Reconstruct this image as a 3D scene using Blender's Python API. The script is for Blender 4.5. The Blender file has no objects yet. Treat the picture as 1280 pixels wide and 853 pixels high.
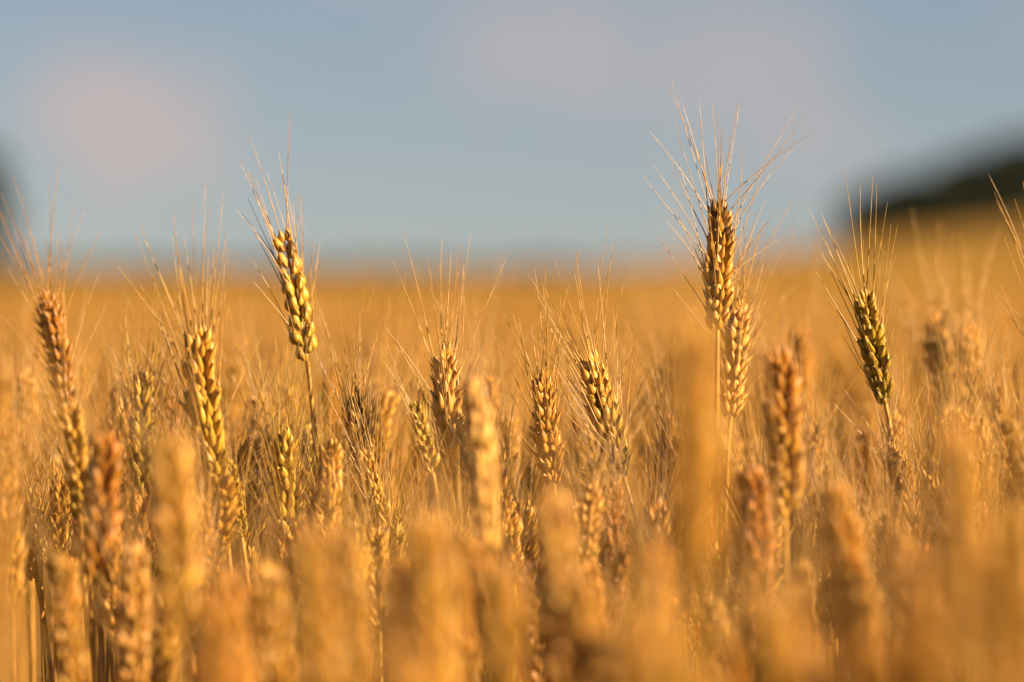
import bpy, math
import numpy as np
from mathutils import Matrix, Vector, Quaternion

# ------------------------------------------------------------------ camera
sc = bpy.context.scene
R = math.radians
H = 0.95                        # lens height: a hand's breadth above the crop
FPX = 200 / 36 * 1280           # focal length in photograph pixels
HORIZON = 334
FOCUS = 3.2
cd = bpy.data.cameras.new('camera')
cam = bpy.data.objects.new('camera', cd)
sc.collection.objects.link(cam)
cd.lens = 200
cd.sensor_width = 36
cd.clip_start = 0.05
cd.clip_end = 6000
cam.location = (0, 0, H)
PITCH = math.atan((426.5 - HORIZON) / FPX)
cam.rotation_euler = (math.pi / 2 - PITCH, 0, 0)
cd.dof.use_dof = True
cd.dof.focus_distance = FOCUS
cd.dof.aperture_fstop = 5.8
cd.dof.aperture_blades = 0
sc.camera = cam

# ------------------------------------------------------------------ light
SUN_EL, SUN_AZ = R(24), R(66)   # azimuth: turned to the right from straight behind the camera
to_sun = Vector((math.sin(SUN_AZ) * math.cos(SUN_EL), -math.cos(SUN_AZ) * math.cos(SUN_EL), math.sin(SUN_EL)))
sl = bpy.data.lights.new('sun', 'SUN')
sun = bpy.data.objects.new('sun', sl)
sc.collection.objects.link(sun)
sl.energy = 5.0
sl.angle = R(0.5)
sl.color = (1.0, 0.79, 0.47)
sun.rotation_euler = to_sun.to_track_quat('Z', 'Y').to_euler()

world = bpy.data.worlds.new('World')
sc.world = world
world.use_nodes = True
nt = world.node_tree
nt.nodes.clear()
N = nt.nodes.new
L = nt.links.new
wo = N('ShaderNodeOutputWorld')
bg = N('ShaderNodeBackground')
bg.inputs['Strength'].default_value = 0.05
sky = N('ShaderNodeTexSky')
sky.sky_type = 'NISHITA'
sky.sun_disc = False
sky.sun_elevation = SUN_EL
sky.sun_rotation = math.atan2(to_sun.x, to_sun.y)
sky.altitude = 100
sky.air_density = 1.0
sky.dust_density = 0.1
sky.ozone_density = 5.0
tc = N('ShaderNodeTexCoord')
lift = N('ShaderNodeMapping')      # clear evening air: the whitish rim of the sky sits lower
lift.inputs['Location'].default_value = (0, 0, 0.05)
L(tc.outputs['Generated'], lift.inputs['Vector'])
L(lift.outputs[0], sky.inputs['Vector'])
# soft, evening-tinted cumulus low over the horizon
warp = N('ShaderNodeTexNoise')
warp.inputs['Scale'].default_value = 45
warp.inputs['Detail'].default_value = 4
L(tc.outputs['Generated'], warp.inputs['Vector'])
cur = sky.outputs['Color']
def cloud(px, py, rx, ry, amount):
    global cur
    c = Vector(((px - 640) / FPX, 1, (HORIZON - py) / FPX)).normalized()
    mp = N('ShaderNodeMapping')
    mp.vector_type = 'POINT'
    mp.inputs['Scale'].default_value = (FPX / rx, 8, FPX / ry)
    mp.inputs['Location'].default_value = (-c.x * FPX / rx, -c.y * 8, -c.z * FPX / ry)
    L(tc.outputs['Generated'], mp.inputs['Vector'])
    le = N('ShaderNodeVectorMath'); le.operation = 'LENGTH'
    L(mp.outputs['Vector'], le.inputs[0])
    ad = N('ShaderNodeMath'); ad.operation = 'MULTIPLY_ADD'
    L(warp.outputs['Fac'], ad.inputs[0])
    ad.inputs[1].default_value = 1.3
    ad.inputs[2].default_value = -0.65
    su = N('ShaderNodeMath'); su.operation = 'ADD'
    L(le.outputs['Value'], su.inputs[0]); L(ad.outputs[0], su.inputs[1])
    mr = N('ShaderNodeMapRange'); mr.interpolation_type = 'SMOOTHSTEP'
    mr.inputs['From Min'].default_value = 1.25
    mr.inputs['From Max'].default_value = 0.2
    mr.inputs['To Min'].default_value = 0
    mr.inputs['To Max'].default_value = amount
    L(su.outputs[0], mr.inputs['Value'])
    mx = N('ShaderNodeMix'); mx.data_type = 'RGBA'
    L(mr.outputs['Result'], mx.inputs['Factor'])
    L(cur, mx.inputs['A'])
    mx.inputs['B'].default_value = CLOUD
    cur = mx.outputs['Result']
CLOUD = (4.7, 3.65, 3.4, 1)
SKY_TINT = (0.87, 0.67, 0.61, 1)
ti = N('ShaderNodeMix'); ti.data_type = 'RGBA'; ti.blend_type = 'MULTIPLY'
ti.inputs['Factor'].default_value = 1
L(cur, ti.inputs['A']); ti.inputs['B'].default_value = SKY_TINT
cur = ti.outputs['Result']
cloud(150, 140, 150, 110, 0.66)
cloud(250, 195, 90, 70, 0.35)
cloud(650, 50, 150, 95, 0.39)
cloud(900, 75, 160, 130, 0.39)
cloud(1010, 175, 130, 80, 0.21)
cloud(470, -60, 220, 60, 0.28)
cloud(-300, 60, 260, 120, 0.42)
cloud(1600, 20, 300, 120, 0.42)
L(cur, bg.inputs['Color'])
L(bg.outputs[0], wo.inputs['Surface'])

vs = sc.view_settings
vs.view_transform = 'Standard'
vs.look = 'None'
vs.exposure = 1.4
vs.gamma = 1
vs.use_curve_mapping = False
sc.cycles.use_denoising = True
sc.cycles.max_bounces = 6
sc.cycles.diffuse_bounces = 1
sc.cycles.glossy_bounces = 2
sc.cycles.transmission_bounces = 3

# ------------------------------------------------------------------ materials
def material(name, base, rough=0.5, spec=0.4, streak=0.25, streak_scale=(900, 900, 60), tip=None, root=None,
             translucent=0.0, space='Object', mottling=0.3, mottle_scale=160, bump=0.0, use_tint=True):
    m = bpy.data.materials.new(name)
    m.use_nodes = True
    t = m.node_tree
    t.nodes.clear()
    n, l = t.nodes.new, t.links.new
    out = n('ShaderNodeOutputMaterial')
    b = n('ShaderNodeBsdfPrincipled')
    b.inputs['Roughness'].default_value = rough
    b.inputs['Specular IOR Level'].default_value = spec
    co = n('ShaderNodeTexCoord')
    oi = n('ShaderNodeObjectInfo')
    off = n('ShaderNodeVectorMath'); off.operation = 'MULTIPLY_ADD'
    cx = n('ShaderNodeCombineXYZ')
    for k in range(3):
        l(oi.outputs['Random'], cx.inputs[k])
    off.inputs[1].default_value = (3, 3, 3)
    l(cx.outputs[0], off.inputs[0]); l(co.outputs[space], off.inputs[2])
    mp = n('ShaderNodeMapping'); mp.inputs['Scale'].default_value = streak_scale
    l(off.outputs[0], mp.inputs['Vector'])
    s = n('ShaderNodeTexNoise'); s.inputs['Scale'].default_value = 1; s.inputs['Detail'].default_value = 2
    l(mp.outputs[0], s.inputs['Vector'])
    mo = n('ShaderNodeTexNoise'); mo.inputs['Scale'].default_value = mottle_scale; mo.inputs['Detail'].default_value = 2
    l(off.outputs[0], mo.inputs['Vector'])
    def mulfac(src, amount):
        r = n('ShaderNodeMapRange')
        r.inputs['From Min'].default_value = 0.3; r.inputs['From Max'].default_value = 0.7
        r.inputs['To Min'].default_value = 1 - amount; r.inputs['To Max'].default_value = 1 + amount * 0.6
        l(src, r.inputs['Value'])
        return r.outputs[0]
    mm = n('ShaderNodeMath'); mm.operation = 'MULTIPLY'
    l(mulfac(s.outputs['Fac'], streak), mm.inputs[0]); l(mulfac(mo.outputs['Fac'], mottling), mm.inputs[1])
    col = None
    if tip:
        at = n('ShaderNodeAttribute'); at.attribute_name = 'along'
        cr = n('ShaderNodeValToRGB')
        cr.color_ramp.elements[0].position = 0.0; cr.color_ramp.elements[0].color = (*(root or base), 1)
        cr.color_ramp.elements[1].position = 1.0; cr.color_ramp.elements[1].color = (*tip, 1)
        e = cr.color_ramp.elements.new(0.35); e.color = (*base, 1)
        e = cr.color_ramp.elements.new(0.78); e.color = (*base, 1)
        l(at.outputs['Fac'], cr.inputs['Fac'])
        col = cr.outputs['Color']
    else:
        rgb = n('ShaderNodeRGB'); rgb.outputs[0].default_value = (*base, 1)
        col = rgb.outputs[0]
    if use_tint:
        mx = n('ShaderNodeMix'); mx.data_type = 'RGBA'; mx.blend_type = 'MULTIPLY'; mx.inputs['Factor'].default_value = 1
        l(col, mx.inputs['A']); l(oi.outputs['Color'], mx.inputs['B'])
        col = mx.outputs['Result']
    mx = n('ShaderNodeVectorMath'); mx.operation = 'SCALE'
    l(col, mx.inputs[0]); l(mm.outputs[0], mx.inputs['Scale'])
    l(mx.outputs[0], b.inputs['Base Color'])
    if bump:
        bp = n('ShaderNodeBump'); bp.inputs['Strength'].default_value = bump; bp.inputs['Distance'].default_value = 0.0006
        l(s.outputs['Fac'], bp.inputs['Height']); l(bp.outputs[0], b.inputs['Normal'])
    if translucent:
        tr = n('ShaderNodeBsdfTranslucent'); l(mx.outputs[0], tr.inputs['Color'])
        ms = n('ShaderNodeMixShader'); ms.inputs[0].default_value = translucent
        l(b.outputs[0], ms.inputs[1]); l(tr.outputs[0], ms.inputs[2]); l(ms.outputs[0], out.inputs['Surface'])
    else:
        l(b.outputs[0], out.inputs['Surface'])
    return m

M_husk = material('ripe_husk', (0.58, 0.275, 0.038), 0.44, 0.42, 0.32, (1100, 1100, 90), tip=(0.36, 0.15, 0.025),
                  root=(0.44, 0.28, 0.045), translucent=0.0, mottling=0.28, mottle_scale=260, bump=0.45)
M_awn = material('awn', (0.50, 0.26, 0.06), 0.36, 0.5, 0.35, (80, 80, 80), translucent=0.08, mottling=0.3)
M_stem = material('straw', (0.56, 0.27, 0.04), 0.42, 0.45, 0.2, (1500, 1500, 20), mottling=0.2, translucent=0.05)
M_leaf = material('dry_leaf', (0.52, 0.31, 0.10), 0.6, 0.3, 0.25, (900, 900, 20), translucent=0.3, mottling=0.3, mottle_scale=60)
M_mass = material('wheat_mass', (0.45, 0.215, 0.031), 0.45, 0.4, 0.25, (300, 300, 90), translucent=0.0, mottling=0.4, mottle_scale=9, use_tint=False)
M_canopy = material('far_wheat', (0.36, 0.185, 0.024), 0.9, 0.1, 0.22, (6, 2, 6), mottling=0.25, mottle_scale=0.35, use_tint=False)
M_soil = material('soil', (0.17, 0.125, 0.05), 0.95, 0.1, 0.3, (30, 30, 30), mottling=0.3, mottle_scale=4, use_tint=False)
M_tree = material('tree_leaves', (0.022, 0.028, 0.017), 0.75, 0.15, 0.3, (3, 3, 3), mottling=0.4, mottle_scale=0.6, use_tint=False)
M_wood = material('far_wood', (0.13, 0.098, 0.032), 0.85, 0.1, 0.3, (1, 1, 1), mottling=0.3, mottle_scale=0.05, use_tint=False)
M_bark = material('bark', (0.08, 0.06, 0.045), 0.9, 0.1, 0.3, (10, 10, 2), mottling=0.3, mottle_scale=3, use_tint=False)

# ------------------------------------------------------------------ mesh helpers
class Geo:
    """Collects vertices, triangles and quads (numpy) and builds ONE mesh."""
    def __init__(s):
        s.v, s.t, s.q, s.a, s.n = [], [], [], [], 0
    def add(s, v, t=None, q=None, a=None):
        v = np.asarray(v, dtype=np.float64)
        if t is not None and len(t): s.t.append(np.asarray(t) + s.n)
        if q is not None and len(q): s.q.append(np.asarray(q) + s.n)
        s.v.append(v)
        s.a.append(np.zeros(len(v)) if a is None else np.asarray(a))
        s.n += len(v)
    def add_geo(s, g, mat=None):
        v, t, q, a = g.arrays()
        if mat is not None:
            v = v @ np.array(mat.to_3x3()).T + np.array(mat.translation)
        s.add(v, t, q, a)
    def arrays(s):
        v = np.concatenate(s.v) if s.v else np.zeros((0, 3))
        t = np.concatenate(s.t) if s.t else np.zeros((0, 3), int)
        q = np.concatenate(s.q) if s.q else np.zeros((0, 4), int)
        return v, t, q, np.concatenate(s.a)
    def mesh(s, name, mat, smooth=True):
        v, t, q, a = s.arrays()
        me = bpy.data.meshes.new(name)
        me.vertices.add(len(v))
        me.vertices.foreach_set('co', v.astype(np.float32).ravel())
        loops = np.concatenate([t.ravel(), q.ravel()]).astype(np.int32)
        me.loops.add(len(loops))
        me.loops.foreach_set('vertex_index', loops)
        nt_, nq = len(t), len(q)
        me.polygons.add(nt_ + nq)
        starts = np.concatenate([np.arange(nt_) * 3, nt_ * 3 + np.arange(nq) * 4]).astype(np.int32)
        me.polygons.foreach_set('loop_start', starts)
        me.polygons.foreach_set('use_smooth', np.full(nt_ + nq, smooth))
        at = me.attributes.new('along', 'FLOAT', 'POINT')
        at.data.foreach_set('value', a.astype(np.float32))
        me.update(calc_edges=True)
        me.materials.append(mat)
        return me

def link(name, me, parent=None, color=None):
    o = bpy.data.objects.new(name, me)
    sc.collection.objects.link(o)
    if parent is not None: o.parent = parent
    if color is not None: o.color = (*color, 1)
    return o

def tag(o, label=None, cat=None, group=None, kind=None):
    if label: o['label'] = label
    if cat: o['category'] = cat
    if group: o['group'] = group
    if kind: o['kind'] = kind
    return o

def tube(g, pts, radii, seg=6, cap=True):
    pts = np.asarray(pts, float)
    n = len(pts)
    tg = np.gradient(pts, axis=0)
    tg /= np.linalg.norm(tg, axis=1)[:, None] + 1e-12
    ref = np.array([1.0, 0, 0]) if abs(tg[0][0]) < 0.8 else np.array([0, 1.0, 0])
    vs_ = []
    for i in range(n):
        u = np.cross(tg[i], ref); u /= np.linalg.norm(u) + 1e-12
        w = np.cross(tg[i], u)
        for k in range(seg):
            th = 2 * math.pi * k / seg
            vs_.append(pts[i] + radii[i] * (math.cos(th) * u + math.sin(th) * w))
    q = [[i * seg + k, i * seg + (k + 1) % seg, (i + 1) * seg + (k + 1) % seg, (i + 1) * seg + k]
         for i in range(n - 1) for k in range(seg)]
    g.add(vs_, q=q, a=np.repeat(np.linspace(0, 1, n), seg))

# a floret or glume: plump teardrop with a keel on its outer side, pointed beak; grows along +Z, outer side +X
def floret(length, width, thick, nr=9, ns=10, keel=0.14, beak=0.0, fat=0.72, hook=0.10):
    ts = np.linspace(0, 1, nr)
    V, A = [], []
    for t in ts:
        r = 0.30 + 0.70 * math.sin(math.pi / 2 * min(1, t / 0.40)) if t < 0.40 else max(0.0, 1 - ((t - 0.40) / 0.60) ** 2.0) ** (0.80 + 0.3 * (1 - fat))
        if t == 0: r = 0.12
        z = t * length + (beak * max(0, (t - 0.8) / 0.2) ** 1.5)
        cx = -hook * length * max(0, t - 0.35) ** 2 + 0.10 * thick * math.sin(math.pi * t)
        for k in range(ns):
            ph = 2 * math.pi * k / ns
            kk = 1 + keel * max(0.0, math.cos(ph)) ** 6 + (0.045 * math.cos(7 * ph) if ns > 10 else 0)
            V.append((cx + 0.5 * thick * r * math.cos(ph) * kk, 0.5 * width * r * math.sin(ph), z))
            A.append(t)
    q = [[i * ns + k, i * ns + (k + 1) % ns, (i + 1) * ns + (k + 1) % ns, (i + 1) * ns + k] for i in range(nr - 1) for k in range(ns)]
    g = Geo(); g.add(V, q=q, a=A)
    return g

def rot(ax, deg):
    return Matrix.Rotation(R(deg), 4, ax)

MM = 0.001
# a spikelet: outward +X, fan in Y, up the ear +Z.  returns geometry and the points / directions its awns leave from
def spikelet(rng, plump=1.0, open_=1.0, lod=0):
    g = Geo()
    awn = []
    nr, ns = ((9, 14), (5, 6))[lod]
    def put(fl, y, x, z, lat, outw, hasawn, length):
        yaw = lat * 1.6
        m = Matrix.Translation((x * MM, y * MM, z * MM)) @ rot('X', -lat) @ rot('Y', outw) @ rot('Z', yaw)
        g.add_geo(fl, m)
        if hasawn:
            awn.append((m @ Vector((-0.2 * MM, 0, length * 0.97)), (m.to_3x3() @ Vector((0, 0, 1))).normalized()))
    j = lambda a: rng.uniform(-a, a)
    big = 1.0 if open_ >= 0.7 else 1.22          # grain-filled, tight ears show one fat kernel a side
    for s in (1, -1):
        ln = (11.2 + j(1.1)) * MM * (1 if big == 1 else 0.88)
        put(floret(ln, 4.0 * plump * big * MM, 3.8 * plump * big * MM, nr, ns, 0.16, 1.3 * MM), 1.8 * s, 0.9 + j(0.3), 1.2 + j(0.6), s * (12 + j(5)) * open_, 12 + j(5), True, ln)
        if lod == 0:
            ln = (9.4 + j(1.2)) * MM * (1 if big == 1 else 0.6)
            put(floret(ln, 3.7 * MM, 2.3 * MM, nr, ns, 0.35, 2.4 * MM, 0.3, -0.05), 2.9 * s, 0.5, -0.4 + j(0.5), s * (24 + j(6)) * open_, 11 + j(5), False, ln)
    if big == 1:
        ln = (9.6 + j(1.2)) * MM
        put(floret(ln, 3.6 * plump * MM, 3.7 * plump * MM, nr, ns, 0.15, 1.2 * MM), j(0.6), 2.3, 3.0 + j(0.6), j(6), 19 + j(5), rng.random() < 0.5, ln)
    return g, awn

rngT = np.random.default_rng(11)
SPK = [spikelet(rngT, 1.0 + 0.1 * (k % 3), 0.9 + 0.17 * (k % 4)) for k in range(8)] + [spikelet(rngT, 1.0 + 0.05 * k, 0.6) for k in range(4)]
SPK_MESH = [g.mesh('spikelet', M_husk) for g, _ in SPK]
SPK_LOW = [spikelet(rngT, 1.1, 1.0, 1) for k in range(3)]

def bez(p0, p1, p2, t):
    t = np.asarray(t)[:, None]
    return (1 - t) ** 2 * p0 + 2 * t * (1 - t) * p1 + t ** 2 * p2

def ear_layout(p0, p2, bend, twist, rng, n=None, width=1.0, fatgrain=False):
    """frames of the spikelets on an ear from p0 to p2 (world axes), two ranks"""
    p0, p2 = np.asarray(p0, float), np.asarray(p2, float)
    ax = p2 - p0
    ln = np.linalg.norm(ax)
    ax = ax / ln
    side = np.cross(ax, [0, 1.0, 0]); side /= np.linalg.norm(side)
    p1 = (p0 + p2) / 2 + side * bend * ln
    scale = ln / 0.075
    if n is None: n = 18
    frames = []
    q = Quaternion(Vector(ax), twist)
    for i in range(n + 1):
        t = i / n * 0.88
        P = bez(p0, p1, p2, [t])[0]
        tg = 2 * (1 - t) * (p1 - p0) + 2 * t * (p2 - p1)
        z = Vector(tg).normalized()
        x = q @ Vector(side)
        x = (x - z * x.dot(z)).normalized()
        y = z.cross(x)
        last = i == n
        if last:
            x, y = y, -x
        elif i % 2:
            x, y = -x, -y
        u = i / n
        sz = (0.74 + 0.32 * max(0, math.sin(math.pi * min(1, 0.12 + u * 0.86))) ** 0.7) * rng.uniform(0.88, 1.12) * scale
        if last: sz *= 0.95
        outw = 0 if last else 9 - 5 * u + rng.uniform(-7, 7)
        m = Matrix((x, y, z)).transposed().to_4x4()
        off = 0.0 if last else 0.9 * MM * scale
        m = Matrix.Translation(Vector(P) + x * off * width - (x * 1.6 * MM * scale if last else Vector())) @ m @ rot('Y', outw) @ rot('Z', rng.uniform(-14, 14)) @ Matrix.Diagonal((sz * width, sz * width, sz, 1))
        frames.append((m, int(rng.integers(8, 12) if fatgrain else rng.integers(0, 8)), u, z, x))
    return frames, (p0, p1, p2), scale

def add_awn(g, p, d, length, curve, r0, seg=3, n=6):
    ts = np.linspace(0, 1, n)
    p = np.array(p); d = np.array(d); c = np.array(curve)
    pts = p + np.outer(ts, d) * length + np.outer(ts ** 2, c) * length
    tube(g, pts, r0 * (1 - 0.72 * ts), seg)

def beard_geo(frames, rng, spk, length=0.056, spread=1.0, r0=0.00031, keep=0.85, n=6):
    g = Geo()
    for m, k, u, z, x in frames:
        for P, D in spk[k % len(spk)][1]:
            if rng.random() > keep: continue
            p = m @ P
            d = (m.to_3x3() @ D).normalized()
            jit = Vector(rng.normal(0, 0.10, 3))
            o_ = p - m.translation + x * 0.002
            o_ = (o_ - z * o_.dot(z) + Vector(rng.normal(0, 0.0012, 3))).normalized()
            a_ = R(rng.uniform(2, 36)) * spread * (1.0 - 0.35 * u)
            d = (z * math.cos(a_) + o_ * math.sin(a_) + d * 0.25 + jit * 0.5).normalized()
            outw = d - z * d.dot(z)
            ln = length * rng.uniform(0.72, 1.2) * (0.75 + 0.35 * u)
            curve = outw * rng.uniform(-0.22, 0.38) + Vector(rng.normal(0, 0.035, 3))
            add_awn(g, p, d, ln, curve, r0 * rng.uniform(0.85, 1.15), n=n)
    return g

def rachis_geo(pp, scale):
    g = Geo()
    ts = np.linspace(0, 0.93, 14)
    pts = bez(*pp, ts)
    tube(g, pts, np.linspace(1.25, 0.6, 14) * MM * scale, 6)
    return g

def stem_geo(ground, p0, d, scale=1.0, rad=1.25):
    """curved straw from the ground up to the ear, swelling at a node"""
    g = Geo()
    ground, p0, d = map(lambda a: np.asarray(a, float), (ground, p0, d))
    c = p0 - d * 0.14 - np.array([0, 0, 0.25])
    c[0] = 0.5 * c[0] + 0.5 * ground[0]; c[1] = 0.5 * c[1] + 0.5 * ground[1]
    ts = np.linspace(0, 1, 22)
    b = p0 - d * 0.07
    t = ts[:, None]
    pts = (1 - t) ** 3 * ground + 3 * t * (1 - t) ** 2 * c + 3 * t ** 2 * (1 - t) * b + t ** 3 * p0
    z = ts
    r = (1.75 - 0.75 * z) * rad * MM * scale
    r = r + 0.8 * MM * np.exp(-((z - 0.45) / 0.012) ** 2)
    tube(g, pts, r, 8)
    return g

def leaf_geo(base, az, length, rng, width=0.011):
    g = Geo()
    n = 12
    V, q, A = [], [], []
    out = np.array([math.cos(az), math.sin(az), 0])
    lat = np.array([-math.sin(az), math.cos(az), 0])
    tw = rng.uniform(-1.0, 1.0)
    for i in range(n):
        t = i / (n - 1)
        c = np.asarray(base) + out * length * (0.15 * t + 0.55 * t * t) + np.array([0, 0, length * (0.75 * t - 0.85 * t * t)])
        w = width * 0.5 * math.sin(math.pi * min(1, 0.15 + 0.85 * t)) ** 0.6 if t < 1 else 0.0003
        a = tw * t * 2
        l_ = lat * math.cos(a) + np.array([0, 0, 1]) * math.sin(a)
        V += [c - l_ * w, c + np.array([0, 0, -0.15]) * w, c + l_ * w]
        A += [t, t, t]
        if i:
            o = (i - 1) * 3
            q += [[o, o + 1, o + 4, o + 3], [o + 1, o + 2, o + 5, o + 4]]
    g.add(V, q=q, a=A)
    return g

# ------------------------------------------------------------------ the ground, the field and the far country
def smooth(a, b, x):
    t = np.clip((x - a) / (b - a), 0, 1)
    return t * t * (3 - 2 * t)
CAN = 0.80
def hill(x, y):
    lat = x / np.maximum(y, 1.0)                        # how far to the right, seen from the gateway
    rise = np.clip((lat - 0.012) / 0.078, 0, 1.6) ** 1.15 * 0.0085
    prof = smooth(60, 330, y) * np.minimum(y, 340)
    drop = -0.0036 * np.minimum(y, 340) * smooth(60, 300, y) * (1 - smooth(-0.02, 0.03, lat))
    return rise * prof + drop

def sheet(name, ys, half, nx, zfun, mat):
    V, q = [], []
    rng = np.random.default_rng(2)
    for y in ys:
        xs = np.linspace(-1, 1, nx) * half(y)
        z = zfun(xs, np.full(nx, y), rng)
        V.append(np.stack([xs, np.full(nx, y), z], 1))
    ny = len(ys)
    for i in range(ny - 1):
        a = np.arange(nx - 1) + i * nx
        q.append(np.stack([a, a + 1, a + nx + 1, a + nx], 1))
    g = Geo(); g.add(np.concatenate(V), q=np.concatenate(q))
    return link(name, g.mesh(name, mat))

ys = np.concatenate([np.linspace(-30, 60, 20), np.geomspace(64, 5000, 60)])
gr = sheet('ground', ys, lambda y: 40 + abs(y) * 0.9, 121, lambda x, y, r: hill(x, y), M_soil)
tag(gr, kind='structure')
ys = np.concatenate([[22.0], np.geomspace(22.01, 520, 420)])
def canopy_z(x, y, r):
    z = hill(x, y) + CAN - 0.03 + r.normal(0, 0.022, len(x)) + 0.012 * np.sin(x * 0.7 + y * 0.13)
    if y[0] <= 22.0: z = hill(x, y) + 0.02
    return z
fd = sheet('wheat_field', ys, lambda y: 6 + y * 0.45, 260, canopy_z, M_canopy)
tag(fd, kind='stuff')
fd['label'] = 'ripe golden wheat field rising to the dark trees'

# trees -------------------------------------------------------------
def leaf_cloud(g, centre, radii, count, size, rng):
    u = rng.normal(0, 1, (count, 3)); u /= np.linalg.norm(u, axis=1)[:, None]
    r = rng.uniform(0.45, 1.0, count) ** 0.5
    c = np.asarray(centre) + u * r[:, None] * np.asarray(radii)
    a = rng.normal(0, 1, (count, 3)); a /= np.linalg.norm(a, axis=1)[:, None]
    b = np.cross(a, rng.normal(0, 1, (count, 3))); b /= np.linalg.norm(b, axis=1)[:, None]
    s = size * rng.uniform(0.6, 1.4, (count, 1))
    V = np.stack([c - a * s, c + b * s * 0.55, c + a * s, c - b * s * 0.55], 1).reshape(-1, 3)
    g.add(V, q=np.arange(count * 4).reshape(-1, 4))

def tree(px, d, top_py, width_px, label, seed, trunk=0.28):
    rng = np.random.default_rng(seed)
    x = (px - 640) / FPX * d
    z0 = float(hill(np.array([x]), np.array([d]))[0])
    top = H + (HORIZON - top_py) / FPX * d - z0
    w = width_px / FPX * d / 2
    root = link('tree', None)
    root.location = (x, d, z0)
    tag(root, label, 'tree', 'dark trees beyond the field')
    g = Geo()
    hz = top * 0.72
    pts = [(0, 0, -0.2), (0.08 * w, 0, hz * 0.3), (0.02 * w, 0.1, hz * 0.65), (0, 0, hz)]
    tube(g, pts, np.array([0.045, 0.036, 0.024, 0.010]) * top, 10)
    cg = Geo()
    nl = 15
    for k in range(nl):
        th = 2 * math.pi * k * 0.381966 * 1.0 + rng.uniform(-0.3, 0.3)
        hgt = top * (trunk + (1 - trunk) * (0.12 + 0.74 * (k + 0.5) / nl))
        rr = w * (0.78 * math.sqrt(max(0.05, 1 - ((hgt / top - 0.52) / 0.55) ** 2))) * rng.uniform(0.6, 1.0)
        c = (rr * math.cos(th), rr * math.sin(th), hgt)
        tube(g, [(0, 0, hgt * 0.62), (c[0] * 0.5, c[1] * 0.5, hgt * 0.86), c], np.array([0.014, 0.009, 0.004]) * top, 6)
        leaf_cloud(cg, c, (w * 0.42, w * 0.42, top * 0.15), 520, 0.055 * top * 0.5, rng)
    leaf_cloud(cg, (0, 0, top * 0.86), (w * 0.5, w * 0.5, top * 0.15), 700, 0.03 * top, rng)
    leaf_cloud(cg, (0, 0, top * 0.55), (w * 0.8, w * 0.8, top * 0.34), 1800, 0.03 * top, rng)
    link('trunk', g.mesh('trunk', M_bark), root)
    link('crown', cg.mesh('crown', M_tree, False), root)

tree(1092, 425, 236, 100, 'lowest dark tree at the open end of the wood', 5, 0.05)
tree(1155, 430, 214, 150, 'small dark tree where the wood steps down to the field', 1, 0.05)
tree(1220, 440, 190, 170, 'dark round tree rising from the middle of the wood on the hill', 2, 0.05)
tree(1305, 450, 168, 190, 'tallest dark tree of the wood on the hill, cut by the frame', 3, 0.05)
tree(-64, 400, 172, 180, 'dark tree alone on the flat side of the field', 4, 0.05)

def far_wood():
    g = Geo()
    rng = np.random.default_rng(8)
    for k in range(430):
        x = -420 + 520 * k / 430 + rng.uniform(-1, 1)
        y = 1500 + rng.uniform(-30, 30)
        hgt = rng.uniform(3.0, 5.6)
        leaf_cloud(g, (x, y, hgt * 0.5 - 3.0), (3.5, 3.5, hgt * 0.55), 45, 1.1, rng)
    o = link('far_wood', g.mesh('far_wood', M_wood, False))
    tag(o, kind='stuff'); o['label'] = 'grey-green strip of distant woodland along the horizon'
far_wood()

# ------------------------------------------------------------------ wheat
def at(px, py, d):
    """a point that far in front of the lens"""
    return np.array([(px - 640) / FPX * d, d, H + (HORIZON - py) / FPX * d])

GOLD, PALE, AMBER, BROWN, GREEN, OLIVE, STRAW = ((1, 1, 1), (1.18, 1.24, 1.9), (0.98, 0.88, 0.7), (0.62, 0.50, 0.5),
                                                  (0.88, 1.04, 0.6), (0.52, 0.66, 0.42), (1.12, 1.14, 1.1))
EARS = []     # (px tip, py tip, px base, py base, depth): what the fillers must keep clear of

def hero(tip, base, d, tint, label, twist=0.6, bend=0.0, lean=0.0, n=None, width=1.0, spread=1.0, awn=0.056, keep=0.85,
         seed=0, group='wheat ears standing singly above the crop', tint2=None, dark=(), fatgrain=False, stem_dx=0.0, stem_tint=None):
    rng = np.random.default_rng(seed + 1000)
    p0 = at(*base, d); p2 = at(*tip, d + lean)
    ax = (p2 - p0) / np.linalg.norm(p2 - p0)
    below = p0 - ax * 0.14
    gx, gy = p0[0] + (below[0] - p0[0]) * 0.8 + stem_dx, p0[1] + (below[1] - p0[1]) * 0.8
    root = link('wheat_stalk', None)
    root.location = (gx, gy, 0)
    tag(root, label, 'wheat', group)
    o = np.array([gx, gy, 0])
    frames, pp, scale = ear_layout(p0 - o, p2 - o, bend, twist, rng, n, width * (1 if fatgrain else 0.93), fatgrain)
    link('stem', stem_geo((0, 0, 0), pp[0], ax if bend == 0 else (pp[1] - pp[0]) / np.linalg.norm(pp[1] - pp[0]), 1.0).mesh('stem', M_stem), root, stem_tint or (1, 1, 1))
    ear = link('ear', rachis_geo(pp, scale).mesh('ear', M_stem), root, tint)
    t1 = np.array(tint); t2 = np.array(tint2 if tint2 else tint)
    for i, (m, k, u, z, x) in enumerate(frames):
        s = link('spikelet', SPK_MESH[k], ear)
        s.matrix_local = m
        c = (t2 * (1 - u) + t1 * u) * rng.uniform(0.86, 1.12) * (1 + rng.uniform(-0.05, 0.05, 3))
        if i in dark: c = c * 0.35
        s.color = (*c, 1)
    link('beard', beard_geo(frames, rng, SPK, awn * (0.6 + 0.4 * scale), spread, keep=keep, r0=0.00036).mesh('beard', M_awn), ear, 0.5 * t1 + 0.5)
    EARS.append((*tip, *base, d))
    return root

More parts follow.
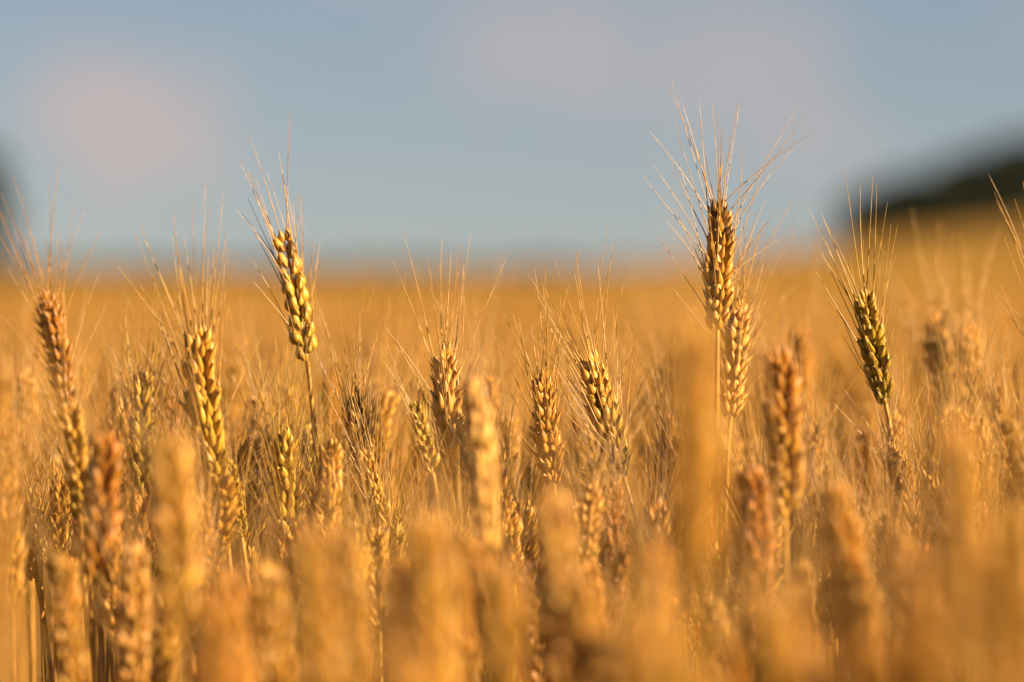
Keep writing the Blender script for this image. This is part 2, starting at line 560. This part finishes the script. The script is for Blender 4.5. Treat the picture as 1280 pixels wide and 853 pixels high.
S1 = 'tall wheat ears standing clear of the crop'
S2 = 'sharp wheat ears at the top of the crop'
S3 = 'soft wheat ears just before or behind the sharp ones'
S4 = 'large blurred wheat stalks close to the lens'
# in focus
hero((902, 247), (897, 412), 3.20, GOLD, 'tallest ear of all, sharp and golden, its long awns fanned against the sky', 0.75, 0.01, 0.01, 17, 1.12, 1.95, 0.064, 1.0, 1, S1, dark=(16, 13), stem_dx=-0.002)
hero((924, 370), (913, 522), 3.28, PALE, 'pale soft-gold ear touching the back of the tallest sharp ear', 1.1, -0.01, 0.0, 18, 1.15, 1.1, 0.058, 0.8, 2, S1)
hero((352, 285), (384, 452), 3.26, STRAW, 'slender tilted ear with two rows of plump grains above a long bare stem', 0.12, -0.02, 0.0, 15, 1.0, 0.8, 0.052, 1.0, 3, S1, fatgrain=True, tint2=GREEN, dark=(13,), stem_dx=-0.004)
hero((1078, 360), (1107, 505), 3.20, GREEN, 'olive-green ear tipped gold, standing alone under the dark wood', 0.5, 0.02, 0.0, 16, 1.1, 0.8, 0.056, 0.85, 4, S1, tint2=OLIVE)
hero((738, 442), (780, 596), 3.20, STRAW, 'sharp leaning ear with pale grains above and a shaded green base', 0.9, 0.03, 0.01, 17, 1.2, 1.1, 0.060, 0.9, 5, S2, tint2=OLIVE)  # olive lower spikelets: a neighbouring ear's shadow painted into their colour
hero((678, 462), (692, 605), 3.20, GOLD, 'sharp ear with bright golden tip and brown shaded middle', 1.2, 0.02, -0.01, 16, 1.15, 1.1, 0.060, 0.9, 6, S2, tint2=AMBER)
hero((556, 432), (568, 612), 3.22, PALE, 'sharp pale ear beside a small green one, awns bent sideways', 0.95, 0.01, 0.0, 18, 1.08, 1.2, 0.060, 0.9, 7, S2)
hero((517, 500), (541, 592), 3.12, GREEN, 'smallest green ear tucked against the sharp pale ear', 0.3, -0.03, 0.0, 12, 1.1, 0.8, 0.04, 0.6, 8, S2)
hero((56, 360), (84, 505), 3.05, (0.82, 0.68, 0.55), 'ear in deep shade down one side, in front of the lone tree', 1.3, 0.0, 0.0, 16, 1.12, 1.3, 0.062, 0.85, 9, S1, tint2=BROWN)  # browned tints put this ear's shade into its colour
hero((86, 500), (104, 645), 2.98, STRAW, 'yellow ear straight below the dark-sided ear', 0.5, 0.0, 0.0, 16, 1.1, 1.0, 0.055, 0.8, 10, S2, tint2=GREEN)
hero((248, 404), (274, 612), 3.10, STRAW, 'long curved ear, gold above and green below', 0.7, 0.05, 0.0, 20, 1.0, 1.1, 0.060, 0.9, 11, S2, tint2=GREEN)
hero((284, 572), (302, 672), 3.14, GREEN, 'short yellow-green ear under the foot of the long curved ear', 0.7, 0.0, 0.0, 13, 1.05, 0.9, 0.05, 0.7, 12, S2)
hero((178, 462), (177, 612), 3.10, GREEN, 'narrow upright yellow-green ear left of a brown shaded one', 0.15, 0.0, 0.0, 16, 0.95, 0.9, 0.055, 0.8, 13, S2, tint2=OLIVE)
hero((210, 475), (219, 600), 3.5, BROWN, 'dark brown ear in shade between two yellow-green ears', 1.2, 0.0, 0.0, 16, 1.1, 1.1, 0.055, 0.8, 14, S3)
hero((324, 490), (332, 615), 3.42, STRAW, 'soft golden ear below and left of the long bare stem', 0.7, 0.0, 0.0, 15, 1.05, 1.1, 0.055, 0.8, 15, S3)
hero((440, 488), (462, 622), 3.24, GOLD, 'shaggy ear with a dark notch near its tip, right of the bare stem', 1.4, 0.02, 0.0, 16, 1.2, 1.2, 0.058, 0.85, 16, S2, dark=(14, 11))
hero((452, 560), (486, 668), 3.2, STRAW, 'ear leaning away under the shaggy ear', 0.6, 0.0, 0.0, 14, 1.0, 1.0, 0.05, 0.7, 17, S2)
hero((44, 612), (49, 694), 3.2, GOLD, 'short sharp golden ear low beside the blurred dark-grained ear', 0.4, 0.0, 0.0, 11, 1.15, 0.9, 0.05, 0.8, 18, S2)
hero((250, 622), (263, 724), 3.0, AMBER, 'rusty ear under the green foot of the long curved ear', 0.9, 0.0, 0.0, 14, 1.1, 0.9, 0.05, 0.7, 19, S2)
hero((742, 600), (733, 715), 2.98, PALE, 'pale soft ear directly below the leaning ear with shaded green base', 0.9, 0.0, 0.0, 15, 1.2, 1.0, 0.05, 0.7, 20, S3)
hero((1112, 556), (1119, 650), 3.12, PALE, 'small pale ear with spread awns below the olive-green ear', 1.2, 0.0, 0.0, 12, 1.3, 1.6, 0.05, 0.95, 21, S2)
hero((1020, 545), (1034, 645), 3.42, GREEN, 'yellow-green soft ear behind the brown blurred pair', 0.8, 0.0, 0.0, 15, 1.1, 1.0, 0.05, 0.8, 22, S3)
hero((1253, 538), (1277, 648), 3.08, GOLD, 'golden ear with a dark hollow, low by the frame edge', 1.0, 0.0, 0.0, 14, 1.1, 1.0, 0.055, 0.8, 23, S2)
hero((834, 515), (842, 628), 3.4, AMBER, 'soft reddish ear beside the big blurred stem', 1.1, 0.0, 0.0, 15, 1.0, 1.1, 0.055, 0.85, 24, S3)
hero((1302, 345), (1312, 500), 3.12, GOLD, 'ear just outside the frame whose awns cross the wood', 1.0, 0.0, 0.0, 16, 1.1, 1.3, 0.062, 0.9, 25, S1)
hero((472, 560), (478, 655), 3.5, BROWN, 'brown soft ear behind the pale awns of the sharp pale ear', 1.0, 0.0, 0.0, 14, 1.0, 1.1, 0.055, 0.8, 26, S3)
hero((636, 520), (640, 640), 3.42, GOLD, 'golden soft ear seen past the big soft beaded ear', 1.0, 0.0, 0.0, 15, 1.0, 1.1, 0.055, 0.8, 27, S3)
# a little out of focus
hero((6, 512), (12, 620), 2.95, AMBER, 'amber ear half out of the frame under the dark-sided ear', 1.0, 0.0, 0.0, 14, 1.15, 1.0, 0.055, 0.8, 30, S3)
hero((8, 592), (16, 760), 2.92, GOLD, 'long shaggy golden ear at the frame edge above the blurred clump', 1.3, 0.0, 0.0, 18, 1.1, 1.0, 0.055, 0.8, 31, S3)
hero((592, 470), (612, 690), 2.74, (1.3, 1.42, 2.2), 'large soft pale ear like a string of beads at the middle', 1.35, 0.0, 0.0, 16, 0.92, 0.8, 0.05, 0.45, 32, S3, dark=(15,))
hero((132, 538), (116, 722), 2.82, (0.88, 0.72, 0.55), 'soft ear with dark shaded grains and round bright ones', 0.35, -0.02, 0.0, 15, 1.2, 0.8, 0.05, 0.45, 33, S3)
hero((976, 432), (982, 650), 2.88, (0.84, 0.70, 0.56), 'taller brown soft ear of the pair before the olive-green ear', 0.45, 0.0, 0.0, 17, 1.1, 0.8, 0.055, 0.7, 34, S3, tint2=GOLD)  # weathered brown, deepened so the tint carries shade as well
hero((940, 580), (950, 775), 2.84, (0.74, 0.58, 0.48), 'shorter brown soft ear of the pair, dark along one edge', 0.5, 0.0, 0.0, 17, 1.1, 0.8, 0.055, 0.7, 35, S3)  # weathered husks, tint browned further as painted shade
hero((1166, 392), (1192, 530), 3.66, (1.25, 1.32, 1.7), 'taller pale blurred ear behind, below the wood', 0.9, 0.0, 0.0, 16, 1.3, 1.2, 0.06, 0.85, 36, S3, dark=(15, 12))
hero((1210, 402), (1220, 535), 3.64, (1.2, 1.25, 1.6), 'shorter pale blurred ear behind, one of two below the wood', 0.9, 0.0, 0.0, 16, 1.2, 1.2, 0.06, 0.85, 37, S3)
hero((1000, 405), (1006, 530), 3.9, AMBER, 'blurred ear behind the tip of the brown soft pair', 0.9, 0.0, 0.0, 16, 1.2, 1.2, 0.06, 0.85, 38, S3)
hero((1044, 600), (1075, 800), 2.6, AMBER, 'blurred brown ear between the brown pair and the thick yellow blur', 0.6, 0.0, 0.0, 17, 1.15, 0.8, 0.05, 0.4, 39, S3)
hero((74, 690), (92, 870), 2.65, GOLD, 'blurred golden ear low beneath the soft dark-grained ear', 0.8, 0.0, 0.0, 17, 1.15, 0.8, 0.05, 0.4, 40, S3)
hero((168, 675), (164, 860), 2.72, PALE, 'blurred pale ear low between two bigger blurs', 0.8, 0.0, 0.0, 17, 1.15, 0.8, 0.05, 0.4, 41, S3)
# near the lens
hero((210, 535), (222, 790), 2.35, GOLD, 'blurred thick golden ear banded with faint dark stripes', 0.2, 0.0, 0.0, 15, 1.1, 0.6, 0.05, 0.25, 42, S4)
hero((872, 392), (866, 740), 1.85, STRAW, 'tallest out-of-focus ear, a wide orange blur left of the tallest sharp ear', 0.4, 0.0, 0.0, 17, 0.9, 0.5, 0.045, 0.2, 43, S4)
hero((1195, 520), (1222, 850), 1.85, STRAW, 'thick yellow blurred ear under the pale ears below the wood', 0.4, 0.0, 0.0, 17, 0.9, 0.5, 0.045, 0.2, 44, S4)
hero((690, 612), (706, 860), 2.35, PALE, 'blurred pale ear under the ear half in shade', 0.5, 0.0, 0.0, 16, 1.1, 0.6, 0.045, 0.2, 45, S4)
hero((530, 640), (546, 905), 2.2, STRAW, 'broad bright blurred ear below the small green ear', 0.5, 0.0, 0.0, 16, 1.0, 0.6, 0.045, 0.2, 46, S4)
hero((388, 655), (402, 940), 2.1, GOLD, 'broad orange blurred ear below the long bare stem', 0.5, 0.0, 0.0, 16, 1.0, 0.6, 0.045, 0.2, 47, S4)
hero((272, 735), (284, 1050), 1.8, AMBER, 'blurred orange ear low beside the striped golden blur', 0.5, 0.0, 0.0, 16, 1.0, 0.6, 0.045, 0.2, 48, S4)
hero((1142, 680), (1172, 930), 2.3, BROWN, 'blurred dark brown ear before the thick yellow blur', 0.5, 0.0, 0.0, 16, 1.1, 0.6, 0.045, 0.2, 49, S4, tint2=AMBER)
hero((1262, 630), (1276, 900), 2.15, GOLD, 'blurred golden ear low by the frame edge', 0.5, 0.0, 0.0, 16, 1.1, 0.6, 0.045, 0.2, 50, S4)
hero((622, 690), (632, 960), 2.1, GOLD, 'blurred ear below the string-of-beads ear', 0.5, 0.0, 0.0, 16, 1.1, 0.6, 0.045, 0.2, 51, S4)
hero((965, 740), (975, 1020), 1.95, STRAW, 'blurred ear beneath the brown soft pair', 0.5, 0.0, 0.0, 16, 1.1, 0.6, 0.045, 0.2, 52, S4)
hero((800, 745), (806, 1080), 1.7, GOLD, 'widest orange blur, beside the foot of the tallest blurred ear', 0.5, 0.0, 0.0, 16, 1.0, 0.6, 0.045, 0.2, 53, S4)
hero((1085, 790), (1092, 1090), 1.75, AMBER, 'blurred ear low before the brown blurred ear', 0.5, 0.0, 0.0, 16, 1.0, 0.6, 0.045, 0.2, 54, S4)


# --- the crop between them: prototypes, then copies -----------------
PROTO_TOP = 0.90
def prototype(seed, keep=0.72):
    rng = np.random.default_rng(seed)
    ang = rng.uniform(0, 2 * math.pi); lean = R(abs(rng.normal(0, 9)) + 2)
    d = np.array([math.sin(lean) * math.cos(ang), math.sin(lean) * math.sin(ang), math.cos(lean)])
    ln = rng.uniform(0.062, 0.082)
    p2 = np.array([d[0] * 0.25, d[1] * 0.25, PROTO_TOP])
    p0 = p2 - d * ln
    frames, pp, scale = ear_layout(p0, p2, rng.uniform(-0.06, 0.06), rng.uniform(0, math.pi), rng, int(rng.integers(15, 20)), rng.uniform(0.95, 1.15))
    root = link('wheat_stalk', None)
    stem = link('stem', stem_geo((0, 0, 0), pp[0], d).mesh('stem', M_stem), root)
    g = Geo()
    for m, k, u, z, x in frames: g.add_geo(SPK[k][0], m)
    ear = link('ear', g.mesh('ear', M_husk), root)
    link('beard', beard_geo(frames, rng, SPK, 0.058, rng.uniform(0.9, 1.5), keep=keep, n=6).mesh('beard', M_awn), ear)
    if seed % 2 == 0:
        link('leaf', leaf_geo((d[0] * 0.04, d[1] * 0.04, PROTO_TOP - rng.uniform(0.20, 0.30)), rng.uniform(0, 6.28), rng.uniform(0.14, 0.2), rng).mesh('leaf', M_leaf), root)
    return root

PROTOS = [prototype(50 + k) for k in range(12)] + [prototype(70 + k, 0.22) for k in range(6)]   # the last six have lost most awns
used = [False] * len(PROTOS)
def kids(o): return [c for c in sc.collection.objects if c.parent == o]
TREE = [[(c, kids(c)) for c in kids(p)] for p in PROTOS]

def stalk(k, loc, rz, scale, tint, label, group):
    if not used[k]:
        used[k] = True
        root = PROTOS[k]; made = [c for c, _ in TREE[k]] + [s for _, gg in TREE[k] for s in gg]
    else:
        root = PROTOS[k].copy(); sc.collection.objects.link(root)
        made = []
        for c, gg in TREE[k]:
            c2 = c.copy(); c2.parent = root; sc.collection.objects.link(c2); made.append(c2)
            for s in gg:
                s2 = s.copy(); s2.parent = c2; sc.collection.objects.link(s2); made.append(s2)
    root.location = loc; root.rotation_euler = (0, 0, rz); root.scale = (scale, scale, scale)
    tag(root, label, 'wheat', group)
    for c in made:
        f = np.array(tint)
        if not c.name.startswith('ear'): f = 0.5 + 0.5 * f
        c.color = (*f, 1)

rngF = np.random.default_rng(77)
PLACES = [(60, 'the dark-sided ear by the lone tree'), (175, 'the slim green-gold ear'), (265, 'the long bending green-gold ear'),
          (365, 'the tall leaning ear with bare stem'), (445, 'the shaggy ear'), (560, 'the upright ear with the green twin'),
          (685, 'the ear half in shade'), (765, 'the two-tone leaning ear'), (880, 'the tallest sharp ear'),
          (975, 'the brown soft ear pair'), (1090, 'the olive-green ear'), (1200, 'the pale ears below the wood'), (1270, 'the ear at the frame edge')]
def place(px):
    return min(PLACES, key=lambda a: abs(a[0] - px))[1]
taken = []
def scatter(d0, d1, dens, topf, word, group, mind):
    area = 0.09 * (d1 * d1 - d0 * d0) * 1.02
    want = int(area * dens)
    made = tries = 0
    while made < want and tries < want * 60:
        tries += 1
        d = math.sqrt(rngF.uniform(d0 * d0, d1 * d1))
        px = rngF.uniform(-25, 1305)
        x = (px - 640) / FPX * d
        if px < 340 and d < (2.25 if px > 70 else 2.5): continue
        if any((x - a) ** 2 + (d - b) ** 2 < mind * mind for a, b in taken): continue
        py = topf(px, d)
        half = 0.009 * FPX / d
        bad = False
        for tx, ty, bx, by, hd in EARS:
            if hd < d - 0.02: continue
            lo, hi = min(tx, bx) - half - 14, max(tx, bx) + half + 14
            if lo < px < hi and hd < 3.72:
                py = max(py, by - (0.35 if hd < 2.7 else 0.12) * (by - ty))
        if py > 800 + 60 * (d < 2): continue
        taken.append((x, d))
        ztop = H + (HORIZON - py) / FPX * d
        k = int(rngF.integers(0, 12) if d > 2.6 else rngF.integers(12, 18))
        tint = np.array([GOLD, PALE, AMBER, STRAW, GOLD, BROWN, GREEN][int(rngF.choice(7, p=([.28, .2, .16, .2, .06, .05, .05] if d < 2.6 else [.16, .16, .22, .16, .06, .18, .06])))]) * rngF.uniform(0.88, 1.1)  # farther rows browner: weathered ears, and shade between ears painted by tint
        if d < 2.6: tint = np.clip(tint, (0.88, 0.76, 0.55), (1.06, 0.98, 0.9))
        stalk(k, (x, d, 0), rngF.uniform(0, 2 * math.pi), ztop / PROTO_TOP, tint, word + ' ' + place(px), group)
        made += 1
    return made

counts = [
    scatter(1.75, 2.3, 105, lambda px, d: rngF.uniform(700, 850), 'low blurred wheat ear in front of', 'blurred wheat ears low in the near crop', 0.035),
    scatter(2.3, 2.6, 190, lambda px, d: rngF.uniform(650, 820), 'blurred wheat ear before', 'blurred wheat ears in the near crop', 0.03),
    scatter(2.6, 3.05, 150, lambda px, d: (560 if d > 2.9 else 620) + 190 * rngF.random(), 'half hidden wheat ear before', 'wheat ears half hidden in the crop just before the sharp ones', 0.024),
    scatter(3.05, 3.42, 560, lambda px, d: 500 + 190 * rngF.random(), 'half hidden wheat ear beside', 'wheat ears half hidden among the sharp ones', 0.016),
    scatter(3.42, 3.75, 170, lambda px, d: 450 + 140 * rngF.random(), 'soft wheat ear behind', 'soft wheat ears behind the sharp ones', 0.03),
]


# --- the rest of the crop, which nobody could count ------------------
def ear_mid(rng):
    """whole stalk, spikelets of three kernels each"""
    g = Geo()
    lean = R(abs(rng.normal(0, 8)) + 2)
    d = np.array([math.sin(lean), 0, math.cos(lean)])
    p2 = np.array([d[0] * 0.2, 0, 0.90]); p0 = p2 - d * 0.074
    frames, pp, scale = ear_layout(p0, p2, 0.02, rng.uniform(0, 3.1), rng, 16, 1.05)
    for m, k, u, z, x in frames: g.add_geo(SPK_LOW[k % 3][0], m)
    b = beard_geo(frames, rng, SPK_LOW, 0.058, 1.1, keep=0.75, n=4)
    g.add_geo(b)
    tube(g, [(0, 0, 0), (0, 0, 0.4), p0 - d * 0.15, p0], np.array([2.2, 1.9, 1.6, 1.2]) * MM, 5)
    return g
def ear_low(rng, nk=14, na=9):
    """octahedral kernels in two ranks, triangular awns"""
    g = Geo()
    lean = R(abs(rng.normal(0, 8)) + 2)
    d = np.array([math.sin(lean), 0, math.cos(lean)])
    sx = np.array([math.cos(lean), 0, -math.sin(lean)]); sy = np.array([0, 1.0, 0])
    p2 = np.array([d[0] * 0.2, 0, 0.90]); p0 = p2 - d * 0.074
    for i in range(nk):
        t = i / nk; s = 1 if i % 2 else -1
        c = p0 + d * 0.074 * (t + 0.06) + sx * 0.0032 * s
        w = 0.0056 * (0.7 + 0.4 * math.sin(math.pi * t))
        V = [c - d * 0.006, c + sx * w, c + sy * w, c - sx * w, c - sy * w, c + d * 0.009 + sx * s * 0.002]
        T = [[0, 2, 1], [0, 3, 2], [0, 4, 3], [0, 1, 4], [5, 1, 2], [5, 2, 3], [5, 3, 4], [5, 4, 1]]
        g.add(V, t=T)
    for i in range(na):
        t = rng.uniform(0.15, 1)
        c = p0 + d * 0.074 * t
        th = rng.uniform(0, 6.28)
        o = d + (sx * math.cos(th) + sy * math.sin(th)) * rng.uniform(0.1, 0.5)
        e = c + o * 0.062 * rng.uniform(0.8, 1.1)
        u = np.array([math.cos(th + 1.57), math.sin(th + 1.57), 0]) * 0.0004
        g.add([c + u, c - u, c + np.array([0, 0, 0.0008]), e], t=[[0, 1, 3], [1, 2, 3], [2, 0, 3]])
    a, b = np.array([0, 0, 0.25]), p0
    tube(g, [a, b], [0.0018, 0.0014], 3)
    return g

def mass(g, protos, pts, ztops, rng):
    for k, pr in enumerate(protos):
        sel = np.arange(len(pts)) % len(protos) == k
        P, Z = pts[sel], ztops[sel]
        n = len(P)
        if not n: continue
        v, t, q, a = pr.arrays()
        th = rng.uniform(0, 2 * math.pi, n)
        s = Z / 0.90
        c, sn = np.cos(th) * s, np.sin(th) * s
        X = v[None, :, 0] * c[:, None] - v[None, :, 1] * sn[:, None] + P[:, 0:1]
        Y = v[None, :, 0] * sn[:, None] + v[None, :, 1] * c[:, None] + P[:, 1:2]
        ZZ = v[None, :, 2] * s[:, None] + hill(P[:, 0], P[:, 1])[:, None]
        V = np.stack([X, Y, ZZ], 2).reshape(-1, 3)
        off = (np.arange(n) * len(v))[:, None, None]
        g.add(V, (t[None] + off).reshape(-1, 3) if len(t) else None, (q[None] + off).reshape(-1, 4) if len(q) else None)

def crop_mass():
    rng = np.random.default_rng(5)
    g = Geo()
    def ring(d0, d1, dens, f_in, f_out):
        """points at depth d0..d1; f_in and f_out: inner and outer edge as a share of the half-width of the view"""
        out = []
        for s in (-1, 1):
            a = 0.09 * (f_out - f_in) * (d1 * d1 - d0 * d0) / 2
            n = int(a * dens)
            d = np.sqrt(rng.uniform(d0 * d0, d1 * d1, n))
            f = rng.uniform(f_in, f_out, n)
            out.append(np.stack([s * f * 0.09 * d, d], 1))
        return np.concatenate(out)
    def tops(p, mean, sd):
        return np.clip(rng.normal(mean, sd, len(p)), mean - 3 * sd, mean + 1.9 * sd)
    mids = [ear_mid(rng) for k in range(6)]
    p = ring(1.2, 4.1, 230, 1.06, 2.0)
    mass(g, mids, p, tops(p, 0.862, 0.028), rng)
    p = ring(DEEP, 5.2, 260, 0, 1.06)
    mass(g, mids, p, tops(p, 0.848, 0.024), rng)
    lows = [ear_low(rng) for k in range(8)]
    p = ring(4.1, 5.2, 260, 1.06, 1.8)
    mass(g, lows, p, tops(p, 0.848, 0.024), rng)
    p = ring(5.2, 10, 260, 0, 1.9)
    mass(g, lows, p, tops(p, 0.832, 0.022), rng)
    vlow = [ear_low(rng, 4, 5) for k in range(6)]
    p = ring(10, 26, 110, 0, 1.8)
    mass(g, vlow, p, tops(p, 0.818, 0.02), rng)
    o = link('wheat_crop', g.mesh('wheat_crop', M_mass))
    tag(o, kind='stuff'); o['label'] = 'mass of ripe wheat ears running back into the blur'
DEEP = 3.75
crop_mass()
